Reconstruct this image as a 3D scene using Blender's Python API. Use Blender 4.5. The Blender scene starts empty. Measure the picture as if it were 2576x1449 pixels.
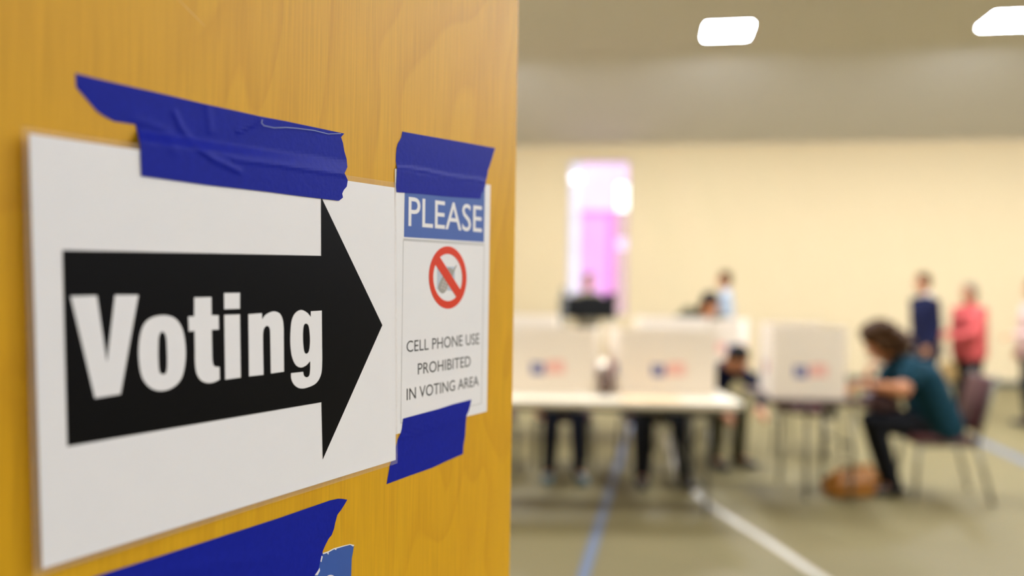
import bpy, bmesh, math, random
from mathutils import Vector as V, Matrix as M
random.seed(4)
SC = bpy.context.scene
COL = SC.collection
# ------------------------------------------------------------------ camera
W, H = 2576, 1449
F_PX, PITCH, ROLL, CAM_H = 2060.0, 0.0, 0.016, 1.50
R0 = V((1, 0, 0)); FW = V((0, math.cos(PITCH), math.sin(PITCH))); U0 = R0.cross(FW)
RT = math.cos(ROLL) * R0 + math.sin(ROLL) * U0
UP = -math.sin(ROLL) * R0 + math.cos(ROLL) * U0
CAM = V((0, 0, CAM_H))
cd = bpy.data.cameras.new('camera')
cd.sensor_width = 36.0
cd.lens = F_PX / W * 36.0
cd.clip_start = 0.02
cd.dof.use_dof = True
cd.dof.focus_distance = 0.60
cd.dof.aperture_fstop = 2.35
cam = bpy.data.objects.new('camera', cd)
COL.objects.link(cam)
cm = M.Identity(4)
for i, a in enumerate((RT, UP, -FW)):
    for j in range(3):
        cm[j][i] = a[j]
cam.matrix_world = M.Translation(CAM) @ cm
SC.camera = cam
# ------------------------------------------------------------------ light and exposure
SC.view_settings.view_transform = 'Standard'
SC.view_settings.look = 'None'
SC.view_settings.gamma = 1.0
SC.view_settings.use_curve_mapping = False
SC.view_settings.exposure = 0.0
SC.cycles.use_denoising = True
SC.cycles.max_bounces = 12
SC.cycles.diffuse_bounces = 6
SC.cycles.transparent_max_bounces = 16
LAMP = 202.0            # radiance of the ceiling panels
LAMP_COL = (0.92, 0.97, 1.09)
HALL_FILL = 25.5        # radiance of the unseen corridor panel added to light the door
wd = bpy.data.worlds.new('overcast_sky')
SC.world = wd
wd.use_nodes = True
bg = wd.node_tree.nodes['Background']
bg.inputs['Color'].default_value = (0.93, 0.97, 1.0, 1)
bg.inputs['Strength'].default_value = 3.2

# ------------------------------------------------------------------ helpers
def srgb(r, g, b):
    f = lambda c: (c / 255 / 12.92) if c <= 10.3 else ((c / 255 + 0.055) / 1.055) ** 2.4
    return (f(r), f(g), f(b))

def mat(name, col, rough=0.6, var=0.05, scale=30.0, coat=0.0, metal=0.0, spec=0.5, bump=0.0, sheen=0.0):
    m = bpy.data.materials.new(name)
    m.use_nodes = True
    nt = m.node_tree
    b = nt.nodes['Principled BSDF']
    b.inputs['Roughness'].default_value = rough
    b.inputs['Metallic'].default_value = metal
    b.inputs['Specular IOR Level'].default_value = spec
    b.inputs['Coat Weight'].default_value = coat
    b.inputs['Coat Roughness'].default_value = 0.15
    b.inputs['Sheen Weight'].default_value = sheen
    tc = nt.nodes.new('ShaderNodeTexCoord')
    nz = nt.nodes.new('ShaderNodeTexNoise')
    nz.inputs['Scale'].default_value = scale
    nz.inputs['Detail'].default_value = 4
    nt.links.new(tc.outputs['Object'], nz.inputs['Vector'])
    mx = nt.nodes.new('ShaderNodeMix'); mx.data_type = 'RGBA'
    mx.inputs['A'].default_value = (*[c * (1 - var) for c in col], 1)
    mx.inputs['B'].default_value = (*[min(1, c * (1 + var)) for c in col], 1)
    nt.links.new(nz.outputs['Fac'], mx.inputs['Factor'])
    nt.links.new(mx.outputs['Result'], b.inputs['Base Color'])
    if bump:
        bp = nt.nodes.new('ShaderNodeBump')
        bp.inputs['Strength'].default_value = bump
        bp.inputs['Distance'].default_value = 0.001
        nt.links.new(nz.outputs['Fac'], bp.inputs['Height'])
        nt.links.new(bp.outputs['Normal'], b.inputs['Normal'])
    return m

def wmat(o):
    m = o.matrix_basis.copy()
    while o.parent:
        o = o.parent
        m = o.matrix_basis @ m
    return m

def obj(name, bm, m=None, parent=None, smooth=False, recalc=True):
    """link a bmesh given in world (or thing-local, when the thing still sits at the origin) coordinates"""
    if parent:
        bm.transform(wmat(parent).inverted())
    if recalc:
        bmesh.ops.recalc_face_normals(bm, faces=bm.faces[:])
    me = bpy.data.meshes.new(name)
    bm.to_mesh(me); bm.free()
    if smooth:
        me.polygons.foreach_set('use_smooth', [True] * len(me.polygons))
    for mm in (m if isinstance(m, (list, tuple)) else [m]):
        if mm: me.materials.append(mm)
    o = bpy.data.objects.new(name, me)
    COL.objects.link(o)
    if parent: o.parent = parent
    return o

def thing(name, label, cat, loc=(0, 0, 0), rz=0.0, group=None):
    o = bpy.data.objects.new(name, None)
    o.empty_display_size = 0.1
    COL.objects.link(o)
    o.location = loc; o.rotation_euler = (0, 0, rz)
    o['label'] = label; o['category'] = cat
    if group: o['group'] = group
    return o

def tag(o, label, cat, group=None):
    o['label'] = label; o['category'] = cat
    if group: o['group'] = group
    return o

def struct(o, label=None):
    o['kind'] = 'structure'
    if label: o['label'] = label
    return o

def dup(root, loc, rz, label, group=None):
    r = root.copy(); COL.objects.link(r)
    r.location = loc; r.rotation_euler = (0, 0, rz); r['label'] = label
    if group: r['group'] = group
    for ch in list(root.children):
        c = ch.copy(); COL.objects.link(c); c.parent = r
        for g in list(ch.children):
            d = g.copy(); COL.objects.link(d); d.parent = c
    return r

def B(): return bmesh.new()

def box(bm, lo, hi, mw=None, bev=0.0, mi=0):
    t = bmesh.new()
    bmesh.ops.create_cube(t, size=1.0)
    lo = V(lo); hi = V(hi)
    for v in t.verts:
        v.co = V((lo[i] + (v.co[i] + 0.5) * (hi[i] - lo[i]) for i in range(3)))
    if bev:
        bmesh.ops.bevel(t, geom=t.edges[:], offset=bev, segments=2, affect='EDGES', profile=0.6)
    if mw is not None: t.transform(mw)
    merge(bm, t, mi)

def merge(bm, t, mi=0):
    mp = {v: bm.verts.new(v.co) for v in t.verts}
    for f in t.faces:
        try:
            g = bm.faces.new([mp[v] for v in f.verts]); g.material_index = mi; g.smooth = f.smooth
        except ValueError: pass
    t.free()

def frame_of(axis):
    a = axis.normalized()
    x = a.orthogonal().normalized()
    return x, a.cross(x), a

def capsule(bm, p0, r0, p1, r1, n=14, k=4):
    """closed tapered capsule"""
    p0, p1 = V(p0), V(p1)
    ax = p1 - p0
    if ax.length < 1e-6: ax = V((0, 0, 1e-4))
    x, y, a = frame_of(ax)
    rings = []
    for i in range(1, k + 1):
        t = math.pi / 2 * i / k
        rings.append((p0 - a * r0 * math.cos(t), r0 * math.sin(t)))
    for i in range(0, k):
        t = math.pi / 2 * i / k
        rings.append((p1 + a * r1 * math.sin(t), r1 * math.cos(t)))
    vs = [[bm.verts.new(c + (x * math.cos(2 * math.pi * j / n) + y * math.sin(2 * math.pi * j / n)) * r) for j in range(n)] for c, r in rings]
    s = bm.verts.new(p0 - a * r0); e = bm.verts.new(p1 + a * r1)
    for q in range(len(vs) - 1):
        for j in range(n):
            bm.faces.new((vs[q][j], vs[q][(j + 1) % n], vs[q + 1][(j + 1) % n], vs[q + 1][j]))
    for j in range(n):
        bm.faces.new((s, vs[0][(j + 1) % n], vs[0][j]))
        bm.faces.new((e, vs[-1][j], vs[-1][(j + 1) % n]))

def ellip(bm, c, rad, axes=None, n=16):
    t = bmesh.new()
    bmesh.ops.create_uvsphere(t, u_segments=n, v_segments=max(8, n * 2 // 3), radius=1)
    ax = axes or (V((1, 0, 0)), V((0, 1, 0)), V((0, 0, 1)))
    c = V(c)
    for v in t.verts:
        v.co = c + ax[0] * v.co.x * rad[0] + ax[1] * v.co.y * rad[1] + ax[2] * v.co.z * rad[2]
    merge(bm, t)

def tube(bm, pts, r, n=10, closed=False):
    """round bar along a polyline"""
    pts = [V(p) for p in pts]
    N = len(pts); rings = []
    prev = None
    for i, p in enumerate(pts):
        d = (pts[min(i + 1, N - 1)] - pts[max(i - 1, 0)]).normalized()
        x = prev if prev is not None else d.orthogonal()
        x = (x - d * x.dot(d)).normalized(); prev = x
        y = d.cross(x)
        rings.append([bm.verts.new(p + (x * math.cos(2 * math.pi * j / n) + y * math.sin(2 * math.pi * j / n)) * r) for j in range(n)])
    for q in range(N - 1):
        for j in range(n):
            f = bm.faces.new((rings[q][j], rings[q][(j + 1) % n], rings[q + 1][(j + 1) % n], rings[q + 1][j])); f.smooth = True
    bm.faces.new(rings[0][::-1]); bm.faces.new(rings[-1])

def arc(c, r, a0, a1, n=6, ax=(V((1, 0, 0)), V((0, 0, 1)))):
    return [V(c) + ax[0] * r * math.cos(a0 + (a1 - a0) * i / n) + ax[1] * r * math.sin(a0 + (a1 - a0) * i / n) for i in range(n + 1)]

def remesh(bm, voxel, it=3):
    """one continuous surface out of overlapping closed shapes"""
    me = bpy.data.meshes.new('tmp'); bm.to_mesh(me); bm.free()
    o = bpy.data.objects.new('tmp', me); COL.objects.link(o)
    r = o.modifiers.new('r', 'REMESH'); r.mode = 'VOXEL'; r.voxel_size = voxel
    s = o.modifiers.new('s', 'SMOOTH'); s.iterations = it; s.factor = 0.5
    dg = bpy.context.evaluated_depsgraph_get()
    m2 = bpy.data.meshes.new_from_object(o.evaluated_get(dg))
    out = bmesh.new(); out.from_mesh(m2)
    bpy.data.objects.remove(o); bpy.data.meshes.remove(me); bpy.data.meshes.remove(m2)
    return out

# pixel of the photograph -> point in the place
def ray(px, py):
    return RT * ((px - W / 2) / F_PX) + UP * ((H / 2 - py) / F_PX) + FW
def at(px, py, Y):
    d = ray(px, py); return CAM + d * (Y / d.y)
def on_plane(px, py, p, n):
    d = ray(px, py); return CAM + d * ((p - CAM).dot(n) / d.dot(n))
def on_floor(px, py, z=0.0):
    return on_plane(px, py, V((0, 0, z)), V((0, 0, 1)))

# ------------------------------------------------------------------ materials of the place
def noise_mat_floor():
    m = mat('sports_floor', (.148, .119, .050), 0.55, 0.07, 3.0, spec=.2)
    return m
M_FLOOR = noise_mat_floor()
M_WALL = mat('cream_wall_paint', (0.575, 0.462, 0.272), 0.8, 0.02, 2.0)
M_CEIL = mat('ceiling_board', (0.60, 0.585, 0.535), 0.9, 0.02, 2.0)
M_BASE = mat('dark_vinyl_base', (0.05, 0.06, 0.05), 0.6)
M_BLUELINE = mat('blue_line_paint', (.085, .12, .19), 0.45)
M_WHITELINE = mat('white_line_paint', (0.46, 0.42, 0.35), 0.45)
M_WHITE = mat('white_enamel', (0.8, 0.8, 0.78), 0.5)
M_FRAME = mat('window_bars', (0.42, 0.40, 0.38), 0.5)

# ------------------------------------------------------------------ room, laid out along the far wall
AZ = math.radians(-9.9)
ES = V((math.cos(AZ), math.sin(AZ), 0)); ET = V((-math.sin(AZ), math.cos(AZ), 0)); EZ = V((0, 0, 1))
RM = M.Rotation(AZ, 4, 'Z')
T_BACK, T_FRONT, S_L, S_R = 14.8, -0.25, -5.0, 12.5
T_BRK, Z_FLAT, Z_BACK = 12.22, 5.00, 4.10
def rp(s, t, z=0.0): return ES * s + ET * t + EZ * z

bm = B(); box(bm, (S_L - .2, T_FRONT - 4.2, -.1), (S_R + .2, T_BACK + .2, 0), RM)
floor = struct(obj('floor', bm, M_FLOOR))

bm = B()
prof = [(T_FRONT - .2, Z_FLAT), (T_BRK, Z_FLAT), (T_BACK + .2, Z_BACK - .07), (T_BACK + .2, 5.3), (T_FRONT - .2, 5.3)]
a = [bm.verts.new(rp(S_L - .2, t, z)) for t, z in prof]; b = [bm.verts.new(rp(S_R + .2, t, z)) for t, z in prof]
bm.faces.new(a); bm.faces.new(b)
for i in range(5): bm.faces.new((a[i], a[(i + 1) % 5], b[(i + 1) % 5], b[i]))
ceiling = struct(obj('ceiling', bm, M_CEIL))

# window opening in the far wall
PW = rp(0, T_BACK); NW = -ET
def wall_st(px, py):
    p = on_plane(px, py, PW, NW); return p.dot(ES), p.z
ws0 = wall_st(1429, 600)[0]; ws1 = wall_st(1580, 600)[0]
wz1 = wall_st(1500, 403)[1]; wz0 = wall_st(1500, 792)[1]
bm = B()
box(bm, (S_L - .2, T_BACK, 0), (ws0, T_BACK + .2, 5.2), RM)
box(bm, (ws1, T_BACK, 0), (S_R + .2, T_BACK + .2, 5.2), RM)
box(bm, (ws0, T_BACK, 0), (ws1, T_BACK + .2, wz0), RM)
box(bm, (ws0, T_BACK, wz1), (ws1, T_BACK + .2, 5.2), RM)
struct(obj('wall_back', bm, M_WALL))
bm = B(); box(bm, (S_L - .2, T_FRONT, 0), (S_L, T_BACK, 5.2), RM); struct(obj('wall_left', bm, M_WALL))
bm = B(); box(bm, (S_R, T_FRONT, 0), (S_R + .2, T_BACK, 5.2), RM); struct(obj('wall_right', bm, mat('dark_unseen_wall', (.10, .075, .05), .7)))  # unseen wall, made dark to dim reflections and fill on the door
bm = B(); box(bm, (S_L, T_BACK - .015, 0), (S_R, T_BACK, .10), RM); struct(obj('baseboard_back', bm, M_BASE))

# ------------------------------------------------------------------ the open door
PSI, DIST = 0.5431, 0.413
DD = V((math.sin(PSI), math.cos(PSI), 0)); DN = V((math.cos(PSI), -math.sin(PSI), 0))   # along the leaf / out of its face
O_D = CAM - DN * DIST
def on_door(px, py, off=0.0): return on_plane(px, py, O_D + DN * off, DN)
edge_top = on_door(1306, 0); edge_bot = on_door(1282, 1449)
U_E = ((edge_top + edge_bot) / 2 - O_D).dot(DD)
DW, DTH, DH = 1.07, 0.045, 2.13

def wood():
    m = bpy.data.materials.new('maple_veneer'); m.use_nodes = True
    nt = m.node_tree; N = nt.nodes.new; L = nt.links.new
    b = nt.nodes['Principled BSDF']
    b.inputs['Roughness'].default_value = 0.45
    b.inputs['Coat Weight'].default_value = 0.03
    b.inputs['Specular IOR Level'].default_value = 0.2
    b.inputs['Coat Roughness'].default_value = 0.35
    tc = N('ShaderNodeTexCoord')
    def mapping(s):
        k = N('ShaderNodeMapping'); k.inputs['Scale'].default_value = s; L(tc.outputs['Object'], k.inputs['Vector']); return k
    # broad cathedral figure: contour bands of a tall slow noise
    m1 = mapping((4.2, 1, 1.5))
    n1 = N('ShaderNodeTexNoise'); n1.inputs['Scale'].default_value = 1.6; n1.inputs['Detail'].default_value = 2; n1.inputs['Distortion'].default_value = 0.6
    L(m1.outputs[0], n1.inputs['Vector'])
    mu = N('ShaderNodeMath'); mu.operation = 'MULTIPLY'; mu.inputs[1].default_value = 9.0; L(n1.outputs['Fac'], mu.inputs[0])
    fr = N('ShaderNodeMath'); fr.operation = 'FRACT'; L(mu.outputs[0], fr.inputs[0])
    r1 = N('ShaderNodeValToRGB'); r1.color_ramp.elements[0].position = 0.0; r1.color_ramp.elements[0].color = (.0, .0, .0, 1)
    r1.color_ramp.elements[1].position = 0.4; r1.color_ramp.elements[1].color = (.7, .7, .7, 1)
    e = r1.color_ramp.elements.new(0.9); e.color = (1, 1, 1, 1); e = r1.color_ramp.elements.new(1.0); e.color = (.1, .1, .1, 1)
    L(fr.outputs[0], r1.inputs[0])
    # fine upright fibres
    m2 = mapping((520, 60, 14))
    n2 = N('ShaderNodeTexNoise'); n2.inputs['Scale'].default_value = 1.0; n2.inputs['Detail'].default_value = 3; L(m2.outputs[0], n2.inputs['Vector'])
    # slow colour drift
    m3 = mapping((9, 3, 2.0))
    n3 = N('ShaderNodeTexNoise'); n3.inputs['Scale'].default_value = 1.0; n3.inputs['Detail'].default_value = 2; L(m3.outputs[0], n3.inputs['Vector'])
    def mixc(f, a_, b_, fac=None):
        k = N('ShaderNodeMix'); k.data_type = 'RGBA'
        if isinstance(a_, tuple): k.inputs['A'].default_value = (*a_, 1)
        else: L(a_, k.inputs['A'])
        if isinstance(b_, tuple): k.inputs['B'].default_value = (*b_, 1)
        else: L(b_, k.inputs['B'])
        L(f, k.inputs['Factor']); return k
    c1 = mixc(n3.outputs['Fac'], WOOD_A, WOOD_B)
    c2 = mixc(r1.outputs['Color'], WOOD_DK, c1.outputs['Result'])
    k = N('ShaderNodeMix'); k.data_type = 'RGBA'; k.inputs['Factor'].default_value = 0.20
    L(c1.outputs['Result'], k.inputs['A']); L(c2.outputs['Result'], k.inputs['B'])
    rr = N('ShaderNodeMapRange'); rr.inputs['From Min'].default_value = .3; rr.inputs['From Max'].default_value = .7
    rr.inputs['To Min'].default_value = .93; rr.inputs['To Max'].default_value = 1.08
    L(n2.outputs['Fac'], rr.inputs['Value'])
    vm = N('ShaderNodeVectorMath'); vm.operation = 'SCALE'; L(k.outputs['Result'], vm.inputs[0]); L(rr.outputs[0], vm.inputs['Scale'])
    L(vm.outputs[0], b.inputs['Base Color'])
    return m
WOOD_A, WOOD_B, WOOD_DK = (0.67, 0.35, 0.007), (0.77, 0.44, 0.015), (0.46, 0.19, 0.006)
M_WOOD = wood()
door = bpy.data.objects.new('door_1', None); COL.objects.link(door); struct(door)
dm = M.Identity(4)
for i, ax in enumerate((DD, -DN, EZ)):
    for j in range(3): dm[j][i] = ax[j]
base = O_D + DD * U_E; base.z = 0.008
door.matrix_basis = M.Translation(base) @ dm
def door_part(name, lo, hi, m, bev=0.0012):
    t = B(); box(t, lo, hi, None, bev)
    t.transform(wmat(door)); return obj(name, t, m, door)
door_part('leaf', (-DW, 0, 0), (0, DTH, DH), M_WOOD)
_s = []
for px_, py_, w_ in ((438, -14, .0004), (462, 12, .0011), (488, 38, .0012), (516, 66, .0004)):
    q = on_door(px_, py_, .0002); _s.append((q + (EZ - DD).normalized() * -w_, q + (EZ - DD).normalized() * w_))
t = B(); _v = [(t.verts.new(a_), t.verts.new(b_)) for a_, b_ in _s]
for i in range(3): t.faces.new((_v[i][0], _v[i + 1][0], _v[i + 1][1], _v[i][1]))
obj('scuff_mark', t, mat('worn_veneer', (.76, .47, .09), .5), door)['label'] = 'pale scuff mark'
M_STEEL = mat('satin_steel', (.55, .54, .52), .3, metal=1.0)
for zz in (.2, 1.02, 1.85):
    t = B(); capsule(t, (-DW - .008, -.006, zz), .007, (-DW - .008, -.006, zz + .11), .007)
    t.transform(wmat(door)); obj('hinge', t, M_STEEL, door, True)

# front wall with the doorway the leaf hangs in, and the short corridor behind it
hinge_w = base - DD * (DW + .01); hs = hinge_w.dot(ES)
d0, d1 = hs - .03, hs + DW + .04
bm = B()
box(bm, (S_L - .2, T_FRONT - .2, 0), (d0, T_FRONT, 5.2), RM)
box(bm, (d1, T_FRONT - .2, 0), (S_R + .2, T_FRONT, 5.2), RM)
box(bm, (d0, T_FRONT - .2, 2.17), (d1, T_FRONT, 5.2), RM)
struct(obj('wall_front', bm, M_WALL))
bm = B()
box(bm, (d0 - .6, T_FRONT - 4.2, 0), (d0 - .45, T_FRONT - .2, 2.8), RM)
box(bm, (d1 + .95, T_FRONT - 4.2, 0), (d1 + 1.1, T_FRONT - .2, 2.8), RM)
box(bm, (d0 - .6, T_FRONT - 4.35, 0), (d1 + 1.1, T_FRONT - 4.2, 2.8), RM)
struct(obj('wall_corridor', bm, M_WALL))
bm = B(); box(bm, (d0 - .6, T_FRONT - 4.35, 2.7), (d1 + 1.1, T_FRONT - .2, 2.8), RM); struct(obj('ceiling', bm, M_CEIL))
bm = B()
for s_ in (d0 - .04, d1): box(bm, (s_, T_FRONT - .21, 0), (s_ + .04, T_FRONT + .012, 2.2), RM)
box(bm, (d0, T_FRONT - .21, 2.155), (d1, T_FRONT + .012, 2.2), RM)
struct(obj('trim_1', bm, mat('grey_door_frame', (.3, .29, .27), .45)))

# ------------------------------------------------------------------ ceiling lights
def emis(name, col, k):
    m = bpy.data.materials.new(name); m.use_nodes = True; nt = m.node_tree
    nt.nodes.remove(nt.nodes['Principled BSDF'])
    e = nt.nodes.new('ShaderNodeEmission'); e.inputs['Color'].default_value = (*col, 1); e.inputs['Strength'].default_value = k
    nt.links.new(e.outputs[0], nt.nodes['Material Output'].inputs['Surface']); return m
M_LAMP = emis('lit_diffuser', LAMP_COL, LAMP)
def make_lamp(label, group, m, loc, w=.28):
    t = thing('ceiling_light', label, 'light', (0, 0, 0), 0, group)
    b_ = B()
    for lo, hi in (((-w - .03, -w - .03, -.03), (-w, w + .03, 0)), ((w, -w - .03, -.03), (w + .03, w + .03, 0)),
                   ((-w, -w - .03, -.03), (w, -w, 0)), ((-w, w, -.03), (w, w + .03, 0))): box(b_, lo, hi, None, .003)
    obj('frame', b_, M_WHITE, t)
    b_ = B(); box(b_, (-w, -w, -.031), (w, w, -.008)); obj('diffuser', b_, m, t)
    t.location = loc; t.rotation_euler = (0, 0, AZ); return t
s0, t0 = 0.90, 11.25
lampA = make_lamp('square lit ceiling panel wholly in view, left of the one cut off', 'square ceiling panels', M_LAMP, rp(s0, t0, Z_FLAT))
dup(lampA, rp(s0 + 3.48, t0, Z_FLAT), AZ, 'square lit ceiling panel cut by the right edge of the photo', 'square ceiling panels')
for i in range(-1, 4):
    for j in range(0, 4):
        if (j == 0 and i in (0, 1)) or (j == 3 and i < 2) or (j == 2 and i == 0): continue
        dup(lampA, rp(s0 + 3.48 * i, t0 - 3.5 * j, Z_FLAT), AZ, 'square lit ceiling panel outside the picture, hidden by the door or overhead', 'square ceiling panels out of view')
make_lamp('unseen square panel added in the corridor to light the door', None, emis('corridor_fill_diffuser', (.84, .97, 1.18), HALL_FILL), rp(.3, T_FRONT - 1.6, 2.7))  # added fill panel out of view, cool tint for the signs

# ------------------------------------------------------------------ stained glass window
def glass(name, tint, haze=0.0):
    m = bpy.data.materials.new(name); m.use_nodes = True; nt = m.node_tree
    nt.nodes.remove(nt.nodes['Principled BSDF'])
    tr = nt.nodes.new('ShaderNodeBsdfTransparent')
    tc = nt.nodes.new('ShaderNodeTexCoord'); nz = nt.nodes.new('ShaderNodeTexNoise'); nz.inputs['Scale'].default_value = 2.2
    nt.links.new(tc.outputs['Object'], nz.inputs['Vector'])
    mx = nt.nodes.new('ShaderNodeMix'); mx.data_type = 'RGBA'
    tint = [c ** .5 for c in tint]      # light crosses the two faces of a pane
    mx.inputs['A'].default_value = (*[c * .94 for c in tint], 1); mx.inputs['B'].default_value = (*[min(1, c * 1.06) for c in tint], 1)
    nt.links.new(nz.outputs['Fac'], mx.inputs['Factor']); nt.links.new(mx.outputs['Result'], tr.inputs['Color'])
    gl = nt.nodes.new('ShaderNodeBsdfGlossy'); gl.inputs['Roughness'].default_value = .05
    ms = nt.nodes.new('ShaderNodeMixShader'); ms.inputs[0].default_value = .04
    nt.links.new(tr.outputs[0], ms.inputs[1]); nt.links.new(gl.outputs[0], ms.inputs[2])
    nt.links.new(ms.outputs[0], nt.nodes['Material Output'].inputs['Surface']); return m
G_CLEAR = glass('clear_glass', (.95, .95, .97))
G_STRIP = glass('frosted_white_glass', (.40, .375, .43))
G_PALE = glass('pale_rose_glass', (.47, .33, .47))
G_PINK = glass('magenta_glass', (.42, .20, .39))
G_DEEP = glass('deep_magenta_glass', (.40, .13, .33))
G_PEACH = glass('peach_glass', (.33, .21, .22))
win = thing('window_1', '', '', rp((ws0 + ws1) / 2, T_BACK, wz0), AZ)
for k in ('label', 'category'): del win[k]
struct(win, 'tall narrow stained glass window of magenta panes in the cream far wall')
def wpx(px): return wall_st(px, 600)[0]
def wpy(py): return wall_st(1505, py)[1]
c0, c1, c2, c3 = ws0 + .01, wpx(1458), wpx(1549), ws1 - .01
panes = [(c0, c1, wz0, wz1, G_STRIP), (c1, c2, wpy(528), wz1, G_PALE), (c1, c2 - .16, wz0, wpy(544), G_PINK), (c2 - .16, c2, wz0, wpy(544), G_DEEP),
         (c1, c2, wpy(544), wpy(528), G_DEEP),
         (c2, c3, wpy(462), wz1, G_PALE), (c2, c3, wpy(528), wpy(462), G_CLEAR), (c2, c3, wpy(598), wpy(528), G_PEACH), (c2, c3, wpy(626), wpy(598), G_PALE), (c2, c3, wz0, wpy(626), G_PEACH)]
for (x0, x1, z0, z1, g) in panes:
    b_ = B(); box(b_, (x0, T_BACK + .10, z0), (x1, T_BACK + .106, z1), RM); obj('pane', b_, g, win)
b_ = B()
for x in (ws0, c1, c2, ws1 - .02): box(b_, (x - (.0 if x in (ws0, ws1 - .02) else .006), T_BACK + .09, wz0), (x + (.02 if x in (ws0, ws1 - .02) else .006), T_BACK + .12, wz1), RM)
for z in (wz0, wz1 - .03): box(b_, (ws0, T_BACK + .09, z), (ws1, T_BACK + .12, z + .03), RM)
obj('window_frame', b_, M_FRAME, win)

# ------------------------------------------------------------------ painted lines on the floor
def stripe(name, pts, w, m):
    b_ = B(); n = len(pts); L_, R_ = [], []
    for i, p in enumerate(pts):
        d = (pts[min(i + 1, n - 1)] - pts[max(i - 1, 0)]).normalized(); s_ = V((-d.y, d.x, 0)) * w / 2
        L_.append(b_.verts.new(p + s_ + EZ * .0015)); R_.append(b_.verts.new(p - s_ + EZ * .0015))
    for i in range(n - 1): b_.faces.new((L_[i], R_[i], R_[i + 1], L_[i + 1]))
    bmesh.ops.recalc_face_normals(b_, faces=b_.faces[:])
    if b_.faces[0].normal.z < 0: bmesh.ops.reverse_faces(b_, faces=b_.faces[:])
    return obj(name, b_, m, floor, recalc=False)
p0 = on_floor(1468, 1449); p1 = on_floor(1551, 1180); dl = (p1 - p0).normalized()
stripe('painted_line', [p0 - dl * 2.2, p1, p1 + dl * 9], .055, M_BLUELINE)['label'] = 'blue line'
def smooth_pts(pts, k=8):
    out = []
    for i in range(len(pts) - 1):
        a_, b_, c_, d_ = pts[max(i - 1, 0)], pts[i], pts[i + 1], pts[min(i + 2, len(pts) - 1)]
        for j in range(k):
            t = j / k
            out.append(0.5 * ((2 * b_) + (c_ - a_) * t + (2 * a_ - 5 * b_ + 4 * c_ - d_) * t * t + (3 * b_ - a_ - 3 * c_ + d_) * t ** 3))
    return out + [pts[-1]]
arcp = [on_floor(*q) for q in ((2300, 1590), (2070, 1455), (1945, 1372), (1850, 1312), (1785, 1270), (1740, 1228), (1705, 1180), (1688, 1135), (1690, 1090), (1720, 1050))]
stripe('painted_line', smooth_pts(arcp), .058, M_WHITELINE)['label'] = 'white curved line'
stripe('painted_line', [on_floor(2440, 1098), on_floor(2640, 1190)], .10, M_BLUELINE)['label'] = 'pale blue line'
# ------------------------------------------------------------------ paper, print and tape on the door leaf
M_PAPER = mat('white_paper', (.88, .88, .88), .55, .01, 60, coat=.25)
M_BLACK = mat('black_print', (.004, .004, .0045), .38, .1, 60, spec=.09)
M_BAND = mat('blue_print', (.062, .135, .44), .5, .03, 60, spec=.3)
M_INK = mat('text_ink', (.02, .02, .02), .5)
M_GREYINK = mat('grey_ink', (.42, .42, .40), .5)
M_RED = mat('red_print', (.76, .048, .010), .5, .03, 60, spec=.25)
M_SKYINK = mat('pale_blue_print', (.52, .60, .68), .5)
M_STICK = mat('glossy_blue_sticker', (.022, .10, .42), .3, .06, 60, coat=.3)

def tape_mat():
    m = mat('blue_painters_tape', (.0065, .0155, .33), .50, .16, 260, bump=.2, spec=.10)
    nt = m.node_tree; b = nt.nodes['Principled BSDF']; out = nt.nodes['Material Output']
    tr = nt.nodes.new('ShaderNodeBsdfTransparent'); ms = nt.nodes.new('ShaderNodeMixShader'); ms.inputs[0].default_value = .012
    tr.inputs['Color'].default_value = (.5, .6, 1, 1)
    nt.links.new(b.outputs[0], ms.inputs[1]); nt.links.new(tr.outputs[0], ms.inputs[2]); nt.links.new(ms.outputs[0], out.inputs['Surface'])
    return m
M_TAPE = tape_mat()
M_TORN = mat('pale_torn_tape', (.32, .38, .60), .6)

def lam_mat():
    m = bpy.data.materials.new('clear_laminate'); m.use_nodes = True; nt = m.node_tree
    b = nt.nodes['Principled BSDF']; b.inputs['Base Color'].default_value = (.8, .72, .62, 1); b.inputs['Roughness'].default_value = .12
    nz = nt.nodes.new('ShaderNodeTexNoise'); nz.inputs['Scale'].default_value = 90
    mr = nt.nodes.new('ShaderNodeMapRange'); mr.inputs['To Min'].default_value = .12; mr.inputs['To Max'].default_value = .26
    nt.links.new(nz.outputs['Fac'], mr.inputs['Value'])
    tr = nt.nodes.new('ShaderNodeBsdfTransparent'); ms = nt.nodes.new('ShaderNodeMixShader')
    nt.links.new(mr.outputs[0], ms.inputs[0])
    nt.links.new(tr.outputs[0], ms.inputs[1]); nt.links.new(b.outputs[0], ms.inputs[2])
    nt.links.new(ms.outputs[0], nt.nodes['Material Output'].inputs['Surface']); return m
M_LAM = lam_mat()

class Sheet:
    """an upright plane close to the door face, given by its gap to the door at two pixel columns"""
    def __init__(s, xa, oa, xb, ob):
        a_, b_ = on_door(xa, 800, oa), on_door(xb, 800, ob)
        a_.z = b_.z = 1.5
        s.p = a_; s.d = (b_ - a_).normalized(); s.n = s.d.cross(EZ).normalized()
        if s.n.dot(DN) < 0: s.n = -s.n
    def pt(s, px, py, lift=0.0): return on_plane(px, py, s.p + s.n * lift, s.n)
    def uv(s, px, py, lift=0.0):
        q = s.pt(px, py, lift) - s.p; return V((q.dot(s.d), q.z))
    def from_uv(s, u, v, lift=0.0): return s.p + s.n * lift + s.d * u + EZ * v

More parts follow.
